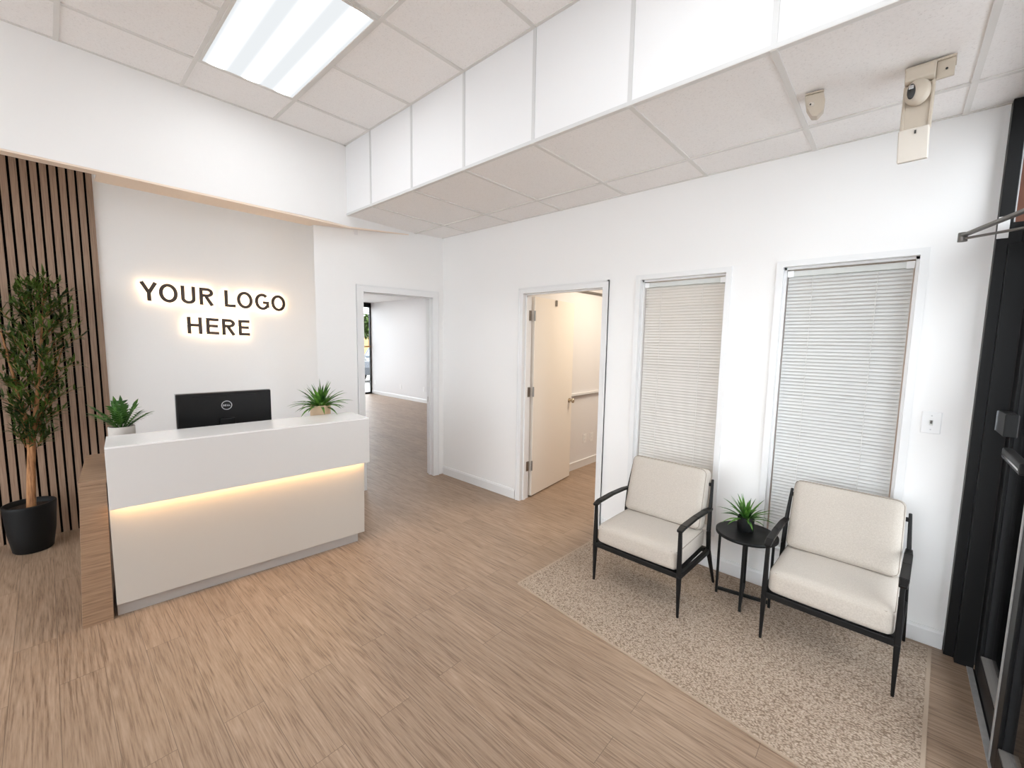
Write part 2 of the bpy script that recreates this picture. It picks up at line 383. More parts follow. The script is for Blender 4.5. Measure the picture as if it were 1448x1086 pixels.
# bulkhead over the recess
W = MB(); 
W.box((-.26, -2.835, 2.672), (0, -1.34, H3)); W.box((-.09, -7, 2.672), (0, -2.835, H3))
W.quad_faces([(0,-1.34,2.672),(0,-1.12,2.664),(-.06,-.42,2.735),(-.2,-1.34,2.672), (0,-1.34,H3),(0,-1.12,H3),(-.06,-.42,H3),(-.2,-1.34,H3)], [(0,1,2,3),(0,1,5,4),(1,2,6,5),(2,3,7,6),(4,5,6,7)])
tag(W.build('wall_bulkhead', M['wall']), 'white bulkhead band above the slatted panel and logo wall', 'wall', **S)
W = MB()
W.prism([(-.26,-2.835,2.66),(0,-2.835,2.66),(0,-1.12,2.652),(-.06,-.42,2.727),(-.2,-1.375,2.66),(-.26,-1.375,2.66)], (0,0,.011))  # added board whose peach colour replaces a warm glow
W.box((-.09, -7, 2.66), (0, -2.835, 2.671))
tag(W.build('bulkhead_glow_strip', M['peach']), 'strip under the white bulkhead tinted peach as warm light', 'trim', **S)
tag(B('ceiling_recess', (-.97, -7, 2.95), (-.09, -1.0, 3.0), M['wall']), 'white ceiling of the recess behind the bulkhead', 'ceiling', **S)
W = MB(); W.box((-1.07, -7.1, 0), (-.5, -7, H3+.05)); W.box((-.5, -7.1, 3.0), (4.45, -7, H3+.05)); W.box((-.5, -7.1, 0), (4.45, -7, .1))
tag(W.build('wall_front', M['wall']), 'white wall around the added fill window opposite the window wall', 'wall', **S)
w5 = tag(empty('window_4'), 'added unseen window that throws daylight on the window wall', 'window', **S)  # unseen glazing added so that daylight brightens the window wall
f = MB()
for x_ in (-.5, 1.1, 2.7, 4.35): f.box((x_, -7.08, .1), (x_+.06, -7.0, 3.0))
f.box((-.5, -7.08, .1), (4.41, -7.0, .16)); f.box((-.5, -7.08, 2.94), (4.41, -7.0, 3.0)); f.build('window_frame', M['frame'], w5)  # frame of the added unseen fill window
B('pane', (-.45, -7.05, .16), (4.36, -7.044, 2.94), M['glass'], w5)  # glass of the added unseen fill window
tag(B('wall_right', (4.33, -7.1, 0), (4.45, -1.5, H3+.05), M['wall']), 'white side wall beyond the entrance doors', 'wall', **S)
# ceilings
hi = tag(B('ceiling', (-.0, -7, H3), (4.33, -D, H3+.05), M['tile']), 'high white tiled ceiling around the bright light panel', 'ceiling', **S)
g = MB(); bw = .024
yl = [-D-.6138-T*k for k in range(8)]
for yy in yl: g.box((0, yy-bw/2, H3-.007), (4.33, yy+bw/2, H3+.004))
for k in range(7):
    xx = G0+T*k
    g.box((xx-bw/2, -7, H3-.0065), (xx+bw/2, -D, H3+.004))
g.box((0, -D-.02, H3-.004), (4.33, -D, H3+.004)); g.box((0, -7, H3-.004), (.018, -D, H3+.004))
g.build('ceiling_grid', M['tbar'], hi)
lo = tag(B('ceiling_soffit', (-.25, -D+.0305, H2), (4.33, .05, H2+.04), M['tile']), 'lower tiled ceiling strip above the window wall', 'ceiling', **S)
g = MB()
for k in range(7):
    xx = G0+T*k
    g.box((xx-bw/2, -D, H2-.0065), (xx+bw/2, 0, H2+.004))
g.box((-.2, -.3455-bw/2, H2-.007), (4.33, -.3455+bw/2, H2+.004))
g.box((0, -D-.004, H2-.004), (4.33, -D+.02, H2+.004)); g.box((-.0, -.018, H2-.004), (4.25, 0, H2+.004))
g.build('soffit_grid', M['tbar'], lo)
fa = tag(B('wall_soffit', (0, -D, H2), (4.33, -D+.03, H3), M['panel_face']), 'bright white vertical face where the ceiling steps down', 'wall', **S)
g = MB()
for k in range(7):
    xx = G0+T*k; g.box((xx-.011, -D-.004, H2+.004), (xx+.011, -D+.002, H3-.004))
g.box((0, -D-.005, H2-.002), (4.33, -D, H2+.016))
g.build('face_grid', mat('face_bar', (206, 206, 206), .4), fa)
# baseboards
def baseboard(name, segs, label):
    mb = MB()
    for (x0, y0), (x1, y1) in segs:
        p, q = Vector((x0, y0, 0)), Vector((x1, y1, 0)); d = (q-p).normalized(); nrm = Vector((d.y, -d.x, 0))
        prof = [(0, 0), (.012, 0), (.012, .082), (.009, .09), (.007, .1), (0, .1)]
        mb.prism([p+nrm*a+Vector((0,0,b)) for a, b in prof], q-p)
    return tag(mb.build(name, M['trimpaint']), label, 'baseboard', **S)
baseboard('baseboard_back', [((.012, 0), (1.168, 0)), ((2.178, 0), (4.248, 0))], 'white baseboard along the foot of the window wall')
# ---------------------------------------------------------------- opening to the far room (door_1)
d1 = tag(empty('door_1'), 'white cased opening without a door leading to the empty far room', 'doorway', **S)
d1.rotation_euler = (0, 0, rz_sk)
def casing(parent, x0, x1, ztop, w, yface, t=.016, side=1, zb=0):
    mb = MB()   # yface: wall face; side: +1 casing stands towards +y
    y0, y1 = yface, yface+t*side
    mb.box((x0-w, y0, zb), (x0, y1, ztop+w)); mb.box((x1, y0, zb), (x1+w, y1, ztop+w)); mb.box((x0, y0, ztop), (x1, y1, ztop+w))
    mb.box((x0-w, y0, zb), (x0-w+.012, y1+.006*side, ztop+w)); mb.box((x1+w-.012, y0, zb), (x1+w, y1+.006*side, ztop+w)); mb.box((x0-w, y0, ztop+w-.012), (x1+w, y1+.006*side, ztop+w))
    return mb.build('casing', M['trimpaint'], parent)
casing(d1, .1376, .9343, 2.083, .07, .0)
j = MB()
j.box((.126, -.14, 0), (.1376, 0, 2.083)); j.box((.9343, -.14, 0), (.946, 0, 2.083)); j.box((.126, -.14, 2.083), (.946, 0, 2.094))
j.box((.1376, -.09, 0), (.149, -.05, 2.072)); j.box((.923, -.09, 0), (.9343, -.05, 2.072)); j.box((.1376, -.09, 2.072), (.9343, -.05, 2.083))
j.build('jamb', M['trimpaint'], d1)
B('strike_plate', (.1374, -.118, .87), (.1395, -.094, .935), M['hinge'], d1)
# ---------------------------------------------------------------- door to the small room (door_2)
d2 = tag(empty('door_2'), 'white door standing open into the warm-lit small room', 'door', **S)
casing(d2, 1.239, 2.105, 2.062, .055, 0, .014, -1)
j = MB()
j.box((1.226, 0, 0), (1.239, .12, 2.062)); j.box((2.105, 0, 0), (2.119, .12, 2.062)); j.box((1.226, 0, 2.062), (2.119, .12, 2.074))
j.box((1.239, .03, 0), (1.252, .065, 2.05)); j.box((2.092, .03, 0), (2.105, .065, 2.05)); j.box((1.239, .03, 2.05), (2.105, .065, 2.062))
j.build('jamb', M['trimpaint'], d2)
hp = Vector((1.212, .14, 0)); ang = math.radians(97.0)
ml = Matrix.Translation(hp) @ Matrix.Rotation(ang, 4, 'Z')
leaf = MB().box((.012, -.042, .012), (.86, -.0, 2.05), ml).build('door_leaf', M['doorpaint'], d2)
for z in (1.86, 1.10, .335):
    h = MB(); h.box((-.004, -.046, z-.05), (.014, -.0425, z+.05), ml); h.tube([ml @ Vector((.002, -.05, z-.05)), ml @ Vector((.002, -.05, z+.05))], .0075, 8)
    h.box((1.2385, .078, z-.05), (1.2415, .118, z+.05)); h.build('hinge', M['hinge'], leaf)
hd = MB()
hd.tube([ml @ Vector((.80, -.042, .93)), ml @ Vector((.80, -.05, .93))], .028, 18)
hd.tube([ml @ Vector((.80, -.05, .93)), ml @ Vector((.80, -.078, .93))], .010, 10)
hd.tube([ml @ Vector((.80, -.072, .93)), ml @ Vector((.80, -.085, .93)), ml @ Vector((.80, -.1, .93)), ml @ Vector((.80, -.106, .93))], [.014, .026, .026, .012], 18)
hd.build('door_knob', M['brass'], leaf)
ds = MB(); ds.box((.42, -.056, 1.985), (.445, -.043, 2.048), ml); ds.build('door_stop', M['hinge'], leaf)
# ---------------------------------------------------------------- interior windows with blinds
def window(n, x0, x1, label):
    w = tag(empty('window_%d' % n), label, 'window', **S)
    z0, z1 = .275, 2.094
    f = MB(); cw = .036
    for y0, y1, i in ((-.012, .0, 0), (.0, .13, 1)):
        if i == 0:
            a0, a1, c0, c1 = x0-cw, x1+cw, z0-cw, z1+cw
            f.box((a0, y0, c0), (x0, y1, c1)); f.box((x1, y0, c0), (a1, y1, c1)); f.box((x0, y0, z1), (x1, y1, c1)); f.box((x0, y0, c0), (x1, y1, z0))
        else:
            f.box((x0-.004, y0, z0-.004), (x0, y1, z1+.004)); f.box((x1, y0, z0-.004), (x1+.004, y1, z1+.004)); f.box((x0, y0, z1), (x1, y1, z1+.004)); f.box((x0, y0, z0-.004), (x1, y1, z0))
    # rebate stop
    s = .014
    f.box((x0, .03, z0), (x0+s, .12, z1)); f.box((x1-s, .03, z0), (x1, .12, z1)); f.box((x0, .03, z1-s), (x1, .12, z1)); f.box((x0, .03, z0), (x1, .12, z0+s))
    f.build('window_frame', M['trimpaint'], w)
    B('pane', (x0+s, .105, z0+s), (x1-s, .111, z1-s), M['glass'], w)
    return w
window(1, 2.432, 3.047, 'narrow interior window nearer the open door with a lowered blind tinted warm as lit from behind')
window(2, 3.378, 3.994, 'narrow interior window nearer the entrance with a lowered white blind')
def blind(x0, x1, m, label, seed):
    rnd = random.Random(seed)
    t = thing('window_blind', label, 'blind', ((x0+x1)/2, .06, 2.074), 0, 'mini blinds in the interior windows')
    w = (x1-x0)/2; ztop = -.036; zb = .31-2.074
    s = MB(); pitch_ = .0212; z = ztop-.008; tilt = math.radians(59)
    while z > zb:
        hw = .0125; tl = tilt+rnd.uniform(-.05, .05); prof = []
        for k in range(4):
            u = -1+2*k/3; cv = .0018*(1-u*u)
            prof.append((-(u*hw*math.cos(tl))-cv*math.sin(tl), -(u*hw*math.sin(tl))+cv*math.cos(tl)))
        vs = [(-w, p[0], z+p[1]) for p in prof]+[(w, p[0], z+p[1]+rnd.uniform(-.0006, .0006)) for p in prof]
        s.quad_faces(vs, [(k, k+1, 4+k+1, 4+k) for k in range(3)], True); z -= pitch_
    s.build('slats', m, t)
    h = MB(); h.box((-w-.002, -.014, ztop), (w+.002, .014, -.002)); h.build('headrail', M['headrail'], t, .002)
    for sx in (-1, 1):
        b = MB(); b.box((sx*(w+.004), -.018, ztop-.003), (sx*(w-.03), -.0145, -.001)); b.build('end_bracket', M['white_plastic'], t)
    c = MB()
    for sx in (-.55, .5):
        c.tube([(sx*w, -.0135, ztop), (sx*w+.003, -.0135, zb)], .0012, 5)
    c.build('lift_cord', M['cord'], t)
    B('bottom_rail', (-w, -.012, zb-.02), (w, .012, zb-.006), m, t)
    wn = MB(); wn.tube([(-w*.78, -.024, ztop+.01), (-w*.78, -.026, ztop-1.0)], .003, 6); 
    return t
blind(2.452, 3.028, M['blind_lit'], 'mini blind tinted as lit from behind, at the armchair nearer the open door', 1)
blind(3.398, 3.974, M['blind_w'], 'white mini blind in the window nearer the light switch', 2)
# ---------------------------------------------------------------- far room seen through the opening
tag(B('wall_far_room', (-7.5, 3.27, 0), (-.05, 3.4, 2.75), M['render_white']), 'plain white wall of the far room with three low outlets', 'wall', **S)
tag(B('wall_far_room_side', (-7.5, -1.05, 0), (-1.07, -.95, 2.75), M['render_white']), 'near side wall of the far room', 'wall', **S)
tag(B('wall_between_rooms', (-.05, .12, 0), (.9, 3.4, 2.75), M['render_white']), 'solid wall block between the far room and the small room', 'wall', **S)
tag(B('ceiling_far_room', (-7.5, -1, 2.635), (-.14, 3.3, 2.7), M['render_white']), 'white ceiling of the far room', 'ceiling', **S)
baseboard('baseboard_far_room', [((-7.42, 3.27), (-.1, 3.27))], 'white baseboard at the foot of the far room wall')
w3 = tag(empty('window_3'), 'black-framed glass front of the far room looking onto the car park', 'window', **S)
f = MB()
f.box((-7.50, 3.235, 0), (-7.44, 3.27, 2.635)); f.box((-7.50, 1.2, 0), (-7.42, 1.28, 2.635)); f.box((-7.50, -1, 0), (-7.42, -.9, 2.635))
f.box((-7.50, -1, 2.50), (-7.42, 3.27, 2.635)); f.box((-7.50, -1, 0), (-7.42, 3.27, .05))
f.build('window_frame', M['frame'], w3)
B('transom_bar', (-7.50, -1, 1.36), (-7.43, 3.235, 1.40), M['tan'], w3)
B('pane', (-7.465, -.9, .05), (-7.46, 3.235, 2.5), M['glass'], w3)
def outlet(loc, rz, label, grp):
    t = thing('wall_outlet', label, 'outlet', loc, rz, grp)
    B('cover_plate', (-.036, -.006, -.058), (.036, -.0005, .058), M['white_plastic'], t, .002)
    for z in (-.028, .012):
        B('receptacle', (-.017, -.009, z), (.017, -.0062, z+.03), M['trimpaint'], t, .002)
    return t
o = outlet((-4.88, 3.27, .35), 0, 'white outlet on the far room wall nearest the doorway casing', 'outlets in the far room')
dup(o, (-5.93, 3.27, .32), 0, 'white outlet midway along the far room wall')
dup(o, (-7.25, 3.27, .345), 0, 'white outlet on the far room wall beside the black window frame')
# outside the far room
tag(B('ground_outside', (-40, -25, -.2), (-7.55, 40, -.12), M['asphalt']), 'pale car park paving outside the far room window', 'ground', **S)
tag(B('garden_wall', (-22, 9, -.12), (-21.5, 16.0, 2.0), M['tan']), 'tan wall across the car park beyond the far room window', 'wall', kind='structure')
def bush_tree(loc, r, h, label):
    t = thing('tree', label, 'tree', loc)
    MB().tube([(0,0,0), (.05,0,h*.5), (0,0,h)], [.16,.12,.05], 8).build('trunk', M['bark'], t)
    mb = MB(); rnd = random.Random(3)
    for i in range(900):
        a, b, q = rnd.uniform(0, 2*PI), rnd.uniform(-1, 1), rnd.random()**.4
        s_ = math.sqrt(1-b*b); p = Vector((r*q*s_*math.cos(a), r*q*s_*math.sin(a), h+r*.8*q*b))
        mb.leaf(p, (rnd.uniform(-1,1), rnd.uniform(-1,1), rnd.uniform(-.6,.4)), (0,0,1), .3, .16, .4, 2)
    mb.build('foliage', M['treeleaf'], t)
bush_tree((-17.5, 8.85, -.12), .85, 2.45, 'green leafy tree outside the far room window')
# parked car
cr = thing('car', 'dark grey parked car outside the far room window', 'car', (-12.2, 7.0, -.12), math.radians(120))
body = MB()
side = [(-2.15,.32),(-2.2,.62),(-2.1,.86),(-1.1,.98),(-.6,1.42),(.75,1.45),(1.45,.98),(2.1,.9),(2.2,.6),(2.15,.3)]
body.prism([(x_, -.82, z_) for x_, z_ in side], (0, 1.64, 0)); body.build('car_body', M['carpaint'], cr, .05, 3)
gl = MB(); gl.prism([(-.95,-.83,1.0),(-.52,-.83,1.36),(.68,-.83,1.38),(1.22,-.83,1.0)], (0, 1.66, 0)); gl.prism([(-1.05,-.7,1.01),(-.6,-.7,1.4),(-.63,-.7,1.41),(-1.08,-.7,1.02)], (0,1.4,0)); gl.build('car_windows', M['carglass'], cr)
for xx in (-1.35, 1.35):
    for yy in (-.84, .66):
        w = MB().tube([(xx, yy, .32), (xx, yy+.18, .32)], .32, 24).build('wheel', M['tyre'], cr)
        MB().tube([(xx, yy-.005, .32), (xx, yy+.185, .32)], .19, 16).build('wheel_hub', M['alu'], w)
# ---------------------------------------------------------------- small warm room behind the window wall
tag(B('wall_small_room_side', (.9, .12, 0), (1.03, 3.3, 2.7), M['render_white']), 'left wall of the warm-lit small room with a rail and outlets', 'wall', **S)
tag(B('wall_small_room_end', (.9, 2.6, 0), (4.3, 2.7, 2.7), M['render_white']), 'end wall of the small room', 'wall', **S)
tag(B('ceiling_small_room', (.9, .12, 2.62), (4.3, 2.7, 2.7), M['render_white']), 'white ceiling of the small room', 'ceiling', **S)
mb = MB()
mb.prism([(1.03,1.06,0),(1.042,1.06,0),(1.042,1.06,.085),(1.03,1.06,.1)], (0,1.5,0)); mb.box((1.03, 1.06, .085), (1.045, 2.56, .093))
tag(mb.build('baseboard_small_room', M['trimpaint']), 'white baseboard in the warm-lit small room', 'baseboard', **S)
r = thing('wall_rail', 'thin wall rail beside the open door knob in the small room', 'rail', (1.03, 1.7, .965))
B('rail_strip', (0.0005, -.56, -.022), (.022, .8, .012), M['trimpaint'], r, .003); B('rail_lip', (.0225, -.56, -.022), (.034, .8, -.016), M['hinge'], r)
mb = MB().box((1.031, 1.2, 2.215), (1.05, 2.58, 2.24)); tag(mb.build('trim_2', M['hinge']), 'thin grey trim line high on the small room wall', 'trim', **S)
o2 = outlet((1.03, 1.50, .365), PI/2, 'white outlet in the small room closer to the open door', 'outlets in the small room')
dup(o2, (1.03, 1.665, .36), PI/2, 'white outlet in the small room closer to the door casing')
# ---------------------------------------------------------------- slatted panel
sp = tag(empty('slat_panel', (-.97, -2.8, 0)), 'dark walnut slatted wall panel behind the potted tree', 'wall panel')
B('backing', (.001, -2.3, 0), (.006, 0, 2.94), M['slatback'], sp)
k = 0; yy = 0.0
while k < 40:
    B('slat', (.0065, yy-.036, 0), (.024, yy, 2.94), M['slat'], sp, .0015); yy -= .0495; k += 1
# ---------------------------------------------------------------- lettering
sign = tag(empty('wall_sign', (-.97, -1.98, 1.98)), 'backlit bronze letters reading YOUR LOGO HERE on the wall behind the desk', 'sign')
def stroke2d(pts, w, closed=False):
    """returns left and right outline points of a polyline with mitred corners"""
    P = [Vector((a, b)) for a, b in pts]; n = len(P); Lp, Rp = [], []
    for i in range(n):
        if closed: a, b, c = P[i-1], P[i], P[(i+1) % n]
        else: a, b, c = P[max(i-1,0)], P[i], P[min(i+1,n-1)]
        d1 = (b-a).normalized() if (b-a).length > 1e-9 else (c-b).normalized(); d2 = (c-b).normalized() if (c-b).length > 1e-9 else d1
        n1, n2 = Vector((-d1.y, d1.x)), Vector((-d2.y, d2.x)); m_ = (n1+n2).normalized(); k_ = min(1.8, 1/max(.3, m_.dot(n1)))
        Lp.append(b+m_*k_*w/2); Rp.append(b-m_*k_*w/2)
    return Lp, Rp
def arc(cx, cy, rx, ry, a0, a1, n=20): return [(cx+rx*math.cos(math.radians(a0+(a1-a0)*i/n)), cy+ry*math.sin(math.radians(a0+(a1-a0)*i/n))) for i in range(n+1)]
def glyph(ch, w, h, t):
    """strokes inside the box 0..w, 0..h; t = stroke width"""
    i = t/2
    if ch == 'Y': return [([(i*.7, h), (w/2, h*.44)], 0), ([(w-i*.7, h), (w/2, h*.44)], 0), ([(w/2, h*.5), (w/2, 0)], 0)]
    if ch == 'O': return [(arc(w/2, h/2, w/2-i, h/2-i+.003, 0, 360, 40)[:-1], 1)]
    if ch == 'U': return [([(i, h)]+arc(w/2, w/2-i*.4, w/2-i, w/2-i*1.4, 180, 360, 20)+[(w-i, h)], 0)]
    if ch == 'R': return [([(i, 0), (i, h)], 0), ([(0, h-i), (w*.52, h-i)]+arc(w*.52, h*.735, w*.34, h*.265-i, 90, -90, 14)+[(i, h*.47+i)], 0), ([(w*.46, h*.5), (w-i, 0)], 0)]
    if ch == 'L': return [([(i, 0), (i, h)], 0), ([(0, i), (w, i)], 0)]
    if ch == 'G': return [(arc(w*.52, h/2, w*.52-i, h/2-i+.003, 48, 318, 34)+[(w-i, h*.16)], 0), ([(w-i, h*.14), (w-i, h*.48)], 0), ([(w*.56, h*.45), (w, h*.45)], 0)]
    if ch == 'H': return [([(i, 0), (i, h)], 0), ([(w-i, 0), (w-i, h)], 0), ([(0, h*.52), (w, h*.52)], 0)]
    if ch == 'E': return [([(i, 0), (i, h)], 0), ([(0, h-i), (w, h-i)], 0), ([(0, h*.52), (w*.92, h*.52)], 0), ([(0, i), (w, i)], 0)]
    if ch == 'D': return [([(i, 0), (i, h)], 0), ([(0, h-i), (w*.4, h-i)]+arc(w*.4, h/2, w*.6-i, h/2-i, 90, -90, 16)+[(0, i)], 0)]
def glyph_mesh(ch, w, h, t, place, x0, x1, grow=0):
    mb = MB()
    for si, (pts, cl) in enumerate(glyph(ch, w, h, t)):
        e = .0004*si
        Lp, Rp = stroke2d(pts, t+grow, cl); n = len(Lp); vs = []
        for p in Lp: vs += [place(x0, p), place(x1+e, p)]
        for p in Rp: vs += [place(x0, p), place(x1+e, p)]
        fs = []; q = lambda a, k, s_: (0 if a == 'L' else 2*n)+2*(k % n)+s_
        for k in range(n if cl else n-1):
            fs += [(q('L',k,1), q('L',k+1,1), q('R',k+1,1), q('R',k,1)), (q('L',k,0), q('R',k,0), q('R',k+1,0), q('L',k+1,0)), (q('L',k,0), q('L',k+1,0), q('L',k+1,1), q('L',k,1)), (q('R',k,0), q('R',k,1), q('R',k+1,1), q('R',k+1,0))]
        if not cl:
            for k in (0, n-1): fs.append((q('L',k,0), q('L',k,1), q('R',k,1), q('R',k,0)))
        mb.quad_faces(vs, fs)
    return mb
rows = [('YOUR', [(-2.556,-2.442),(-2.431,-2.298),(-2.275,-2.167),(-2.137,-2.026)], 1.906, .161), ('LOGO', [(-1.937,-1.845),(-1.832,-1.695),(-1.673,-1.543),(-1.522,-1.386)], 1.906, .160), ('HERE', [(-2.242,-2.129),(-2.097,-1.996),(-1.969,-1.858),(-1.83,-1.733)], 1.633, .155)]
for txt, ys, zb, hh in rows:
    for ch, (a, b) in zip(txt, ys):
        zz = zb-(a+2.55)*.0205-1.98; yy0 = a+1.98
        pl_ = lambda x_, p, zz=zz, yy0=yy0: (x_, yy0+p[0], zz+p[1]-p[0]*.0205)
        le = glyph_mesh(ch, b-a, hh, .0275, pl_, .032, .045).build('letter', M['letter'], sign)
        glyph_mesh(ch, b-a, hh, .0245, pl_, .022, .031, -.006).build('backlight', M['halo'], le)
# ---------------------------------------------------------------- reception desk
th = math.radians(5.238)
# local axes: +y along the desk (to the right in view), +x towards the visitor
desk = thing('reception_desk', 'white reception desk with warm light strip and oak end cabinet', 'reception desk', (.77, -3.098, 0), -th)
tw = MB()
zt = .82
tw.prism([(0, .0, 0), (0, .126, 0), (0, .14, zt-.026), (0, .034, zt-.026)], (-.69, 0, 0))
cab = tw.build('end_cabinet', M['deskwood'], desk, .002)
MB().prism([(.003, .032, zt-.0255), (.003, .142, zt-.0255), (.003, .142, zt), (.003, .032, zt)], (-.696, 0, 0)).build('cabinet_top', M['deskwood'], desk, .0015)
MB().prism([(0, .1425, .076), (0, 1.588, .076), (0, 1.596, .658), (0, .1425, .658)], (-.02, 0, 0)).build('front_panel', M['deskwhite'], desk, .0015)
B('plinth', (-.6, .1425, 0), (-.03, 1.545, .0755), M['plinth'], desk)
bx = MB().box((-.265, .146, .6585), (.08, 1.605, .9945)).build('counter_box', M['deskbox'], desk, .002)
B('counter_lit_top', (-.265, .146, .995), (.08, 1.605, 1.006), M['desktop_lit'], desk, .0015)  # thin added cap, its paleness is painted ceiling light
B('led_strip', (.030, .16, .6495), (.045, 1.585, .6575), M['led'], desk)
B('work_top', (-.66, .1425, .715), (-.266, 1.6, .74), M['deskwhite'], desk)
B('rear_ledge', (-.46, .1465, .905), (-.2655, 1.6, .93), M['deskbox'], desk)
B('end_panel', (-.66, 1.575, .076), (-.0205, 1.594, .714), M['deskwhite'], desk)
Md = Matrix.Translation((.77, -3.098, 0)) @ Matrix.Rotation(-th, 4, 'Z')
# monitor, seen from the back
mn = thing('computer_monitor', 'black computer monitor with a round logo seen from behind on the desk', 'monitor', Md @ Vector((-.53, .785, .74)), -th)
B('monitor_shell', (-.008, -.29, .12), (.03, .29, .462), M['plastic'], mn, .006)
B('bezel', (-.012, -.2935, .117), (-.0085, .2935, .4655), M['silver'], mn)
B('screen', (-.0145, -.28, .13), (-.0125, .28, .452), M['screen'], mn)
B('vent_line', (.0305, -.2, .438), (.0315, .2, .442), M['screen'], mn)
B('stand_hinge', (.0305, -.046, .22), (.075, .046, .275), M['plastic'], mn, .005)
MB().bar((.045, 0, .012), (.05, 0, .22), .07, .02, side=(0,1,0)).build('stand_neck', M['plastic'], mn)
MB().box((-.07, -.12, 0), (.1, .12, .012)).build('stand_base', M['plastic'], mn, .004)
lg = MB(); ring = [(.0325, .031*math.cos(2*PI*i/32), .366+.031*math.sin(2*PI*i/32)) for i in range(33)]
lg.tube(ring, .0027, 6, cap=False)
for ch, y0, w_ in (('D', -.0225, .0095), ('E', -.0115, .0095), ('L', .0025, .0085), ('L', .0125, .0085)):
    mb = glyph_mesh(ch, w_, .013, .0028, lambda x_, p, y0=y0: (x_, y0+p[0], .3595+p[1]), .0305, .0335)
    lg.quad_faces(mb.v, mb.f)
lg.build('logo', M['logo'], mn)
# desk plants
def pot_profile(r0, r1, h, t=.008): return [(0, 0), (r0*.9, 0), (r0, .006), ((r0+r1)/2*1.03, h*.5), (r1, h-.004), (r1-.002, h), (r1-t, h), (r1-t-.002, h-.03)]
def bush_plant(name, label, loc, r0, r1, h, potm, leafm, n, L, w, spread, droop, seed, elev=(10, 85), group=None):
    rnd = random.Random(seed)
    t = thing(name, label, 'potted plant', loc, rnd.uniform(0, 6), group)
    MB().lathe(pot_profile(r0, r1, h), 32).build('pot', potm, t)
    MB().lathe([(0, h-.016), (r1-.009, h-.018)], 24).build('soil', M['soil'], t)
    mb = MB()
    for i in range(n):
        a = i*2.39996+rnd.uniform(-.3, .3); q = (i+.5)/n
        el = math.radians(elev[1]+(elev[0]-elev[1])*q**.8+rnd.uniform(-6, 6))
        d = Vector((math.cos(a)*math.cos(el), math.sin(a)*math.cos(el), math.sin(el)))
        l = L*(.75+.35*rnd.random())*(1 if q < .8 else .9)
        mb.leaf((math.cos(a)*spread*q, math.sin(a)*spread*q, h-.02), d, (0,0,1) if el < 1.3 else (math.cos(a+PI), math.sin(a+PI), .2), l, w*(.8+.4*rnd.random()), droop*(.6+.8*q), 6, .35)
    mb.build('leaves', leafm, t)
    return t
bush_plant('spiky_plant', 'spiky green plant in a tan clay pot on the right end of the desk', Md @ Vector((-.36, 1.395, .93)), .072, .076, .142, M['pottan'], M['leafa'], 54, .215, .028, .05, .8, 5, elev=(18, 88))
# left plant: upright stalks carrying paired leaflets
def zz_plant(label, loc, seed):
    rnd = random.Random(seed)
    t = thing('leafy_plant', label, 'potted plant', loc, .4)
    h = .112; MB().lathe(pot_profile(.06, .064, h), 32).build('pot', M['potgrey'], t)
    MB().lathe([(0, h-.014), (.055, h-.016)], 24).build('soil', M['soil'], t)
    st, lf = MB(), MB()
    for i in range(13):
        a = i*2.39996; q = (i+.3)/13; el = math.radians(88-48*q+rnd.uniform(-5, 5)); L = .125+.04*rnd.random()
        d = Vector((math.cos(a)*math.cos(el), math.sin(a)*math.cos(el), math.sin(el))); p = Vector((math.cos(a)*.02*q, math.sin(a)*.02*q, h-.02)); pts = [p.copy()]
        nseg = 8
        for s_ in range(nseg):
            d = (d+Vector((0,0,-.035))).normalized(); p = p+d*L/nseg; pts.append(p.copy())
            if s_ >= 1:
                sd = d.cross(Vector((0,0,1))); sd = sd.normalized() if sd.length > .05 else Vector((math.cos(a+1.57), math.sin(a+1.57), 0))
                for sg in (-1, 1): lf.leaf(p, d*.75+sd*sg*.8, (0,0,1) if abs(d.z) < .9 else -Vector((math.cos(a), math.sin(a), 0)), (.042+.012*rnd.random()), .018, .35, 4, .2)
        lf.leaf(p, d, (0,0,1) if abs(d.z) < .9 else Vector((1,0,0)), .055, .02, .3, 4)
        st.tube(pts, [.0035]*6+[.0025]*3, 6)
    st.build('stems', M['leafb'], t); lf.build('leaves', M['leafb'], t)
zz_plant('bushy green plant in a grey concrete pot on the left end of the desk', Md @ Vector((-.38, .215, .93)), 4)
# ---------------------------------------------------------------- potted tree
tr = thing('potted_tree', 'tall thin-leaved green tree in a round black pot before the slatted panel', 'potted tree', (-.72, -3.29, 0))
MB().lathe([(0,0),(.095,0),(.105,.01),(.125,.15),(.137,.33),(.139,.352),(.136,.358),(.126,.358),(.122,.31)], 40).build('pot', M['potblack'], tr)
MB().lathe([(0,.325),(.123,.322)], 24).build('soil', M['soil'], tr)
rnd = random.Random(11); tk = MB(); lf = MB(); tw = MB()
stems = [([(0,0,.31),(.0,.012,.5),(.0,.03,.75),(-.01,.02,1.0),(0,-.02,1.35),(.01,-.05,1.62)], [.019,.018,.016,.012,.008,.004]),
         ([(.012,.012,.31),(.012,.028,.55),(.005,.045,.8),(.02,.085,1.1),(.01,.13,1.5),(0,.17,1.9)], [.018,.017,.015,.012,.008,.003]),
         ([(-.012,.02,.31),(-.008,.035,.6),(-.02,.06,.9),(-.02,.16,1.2),(.0,.24,1.5)], [.012,.012,.010,.007,.003])]
for p, r_ in stems: tk.tube(p, r_, 8)
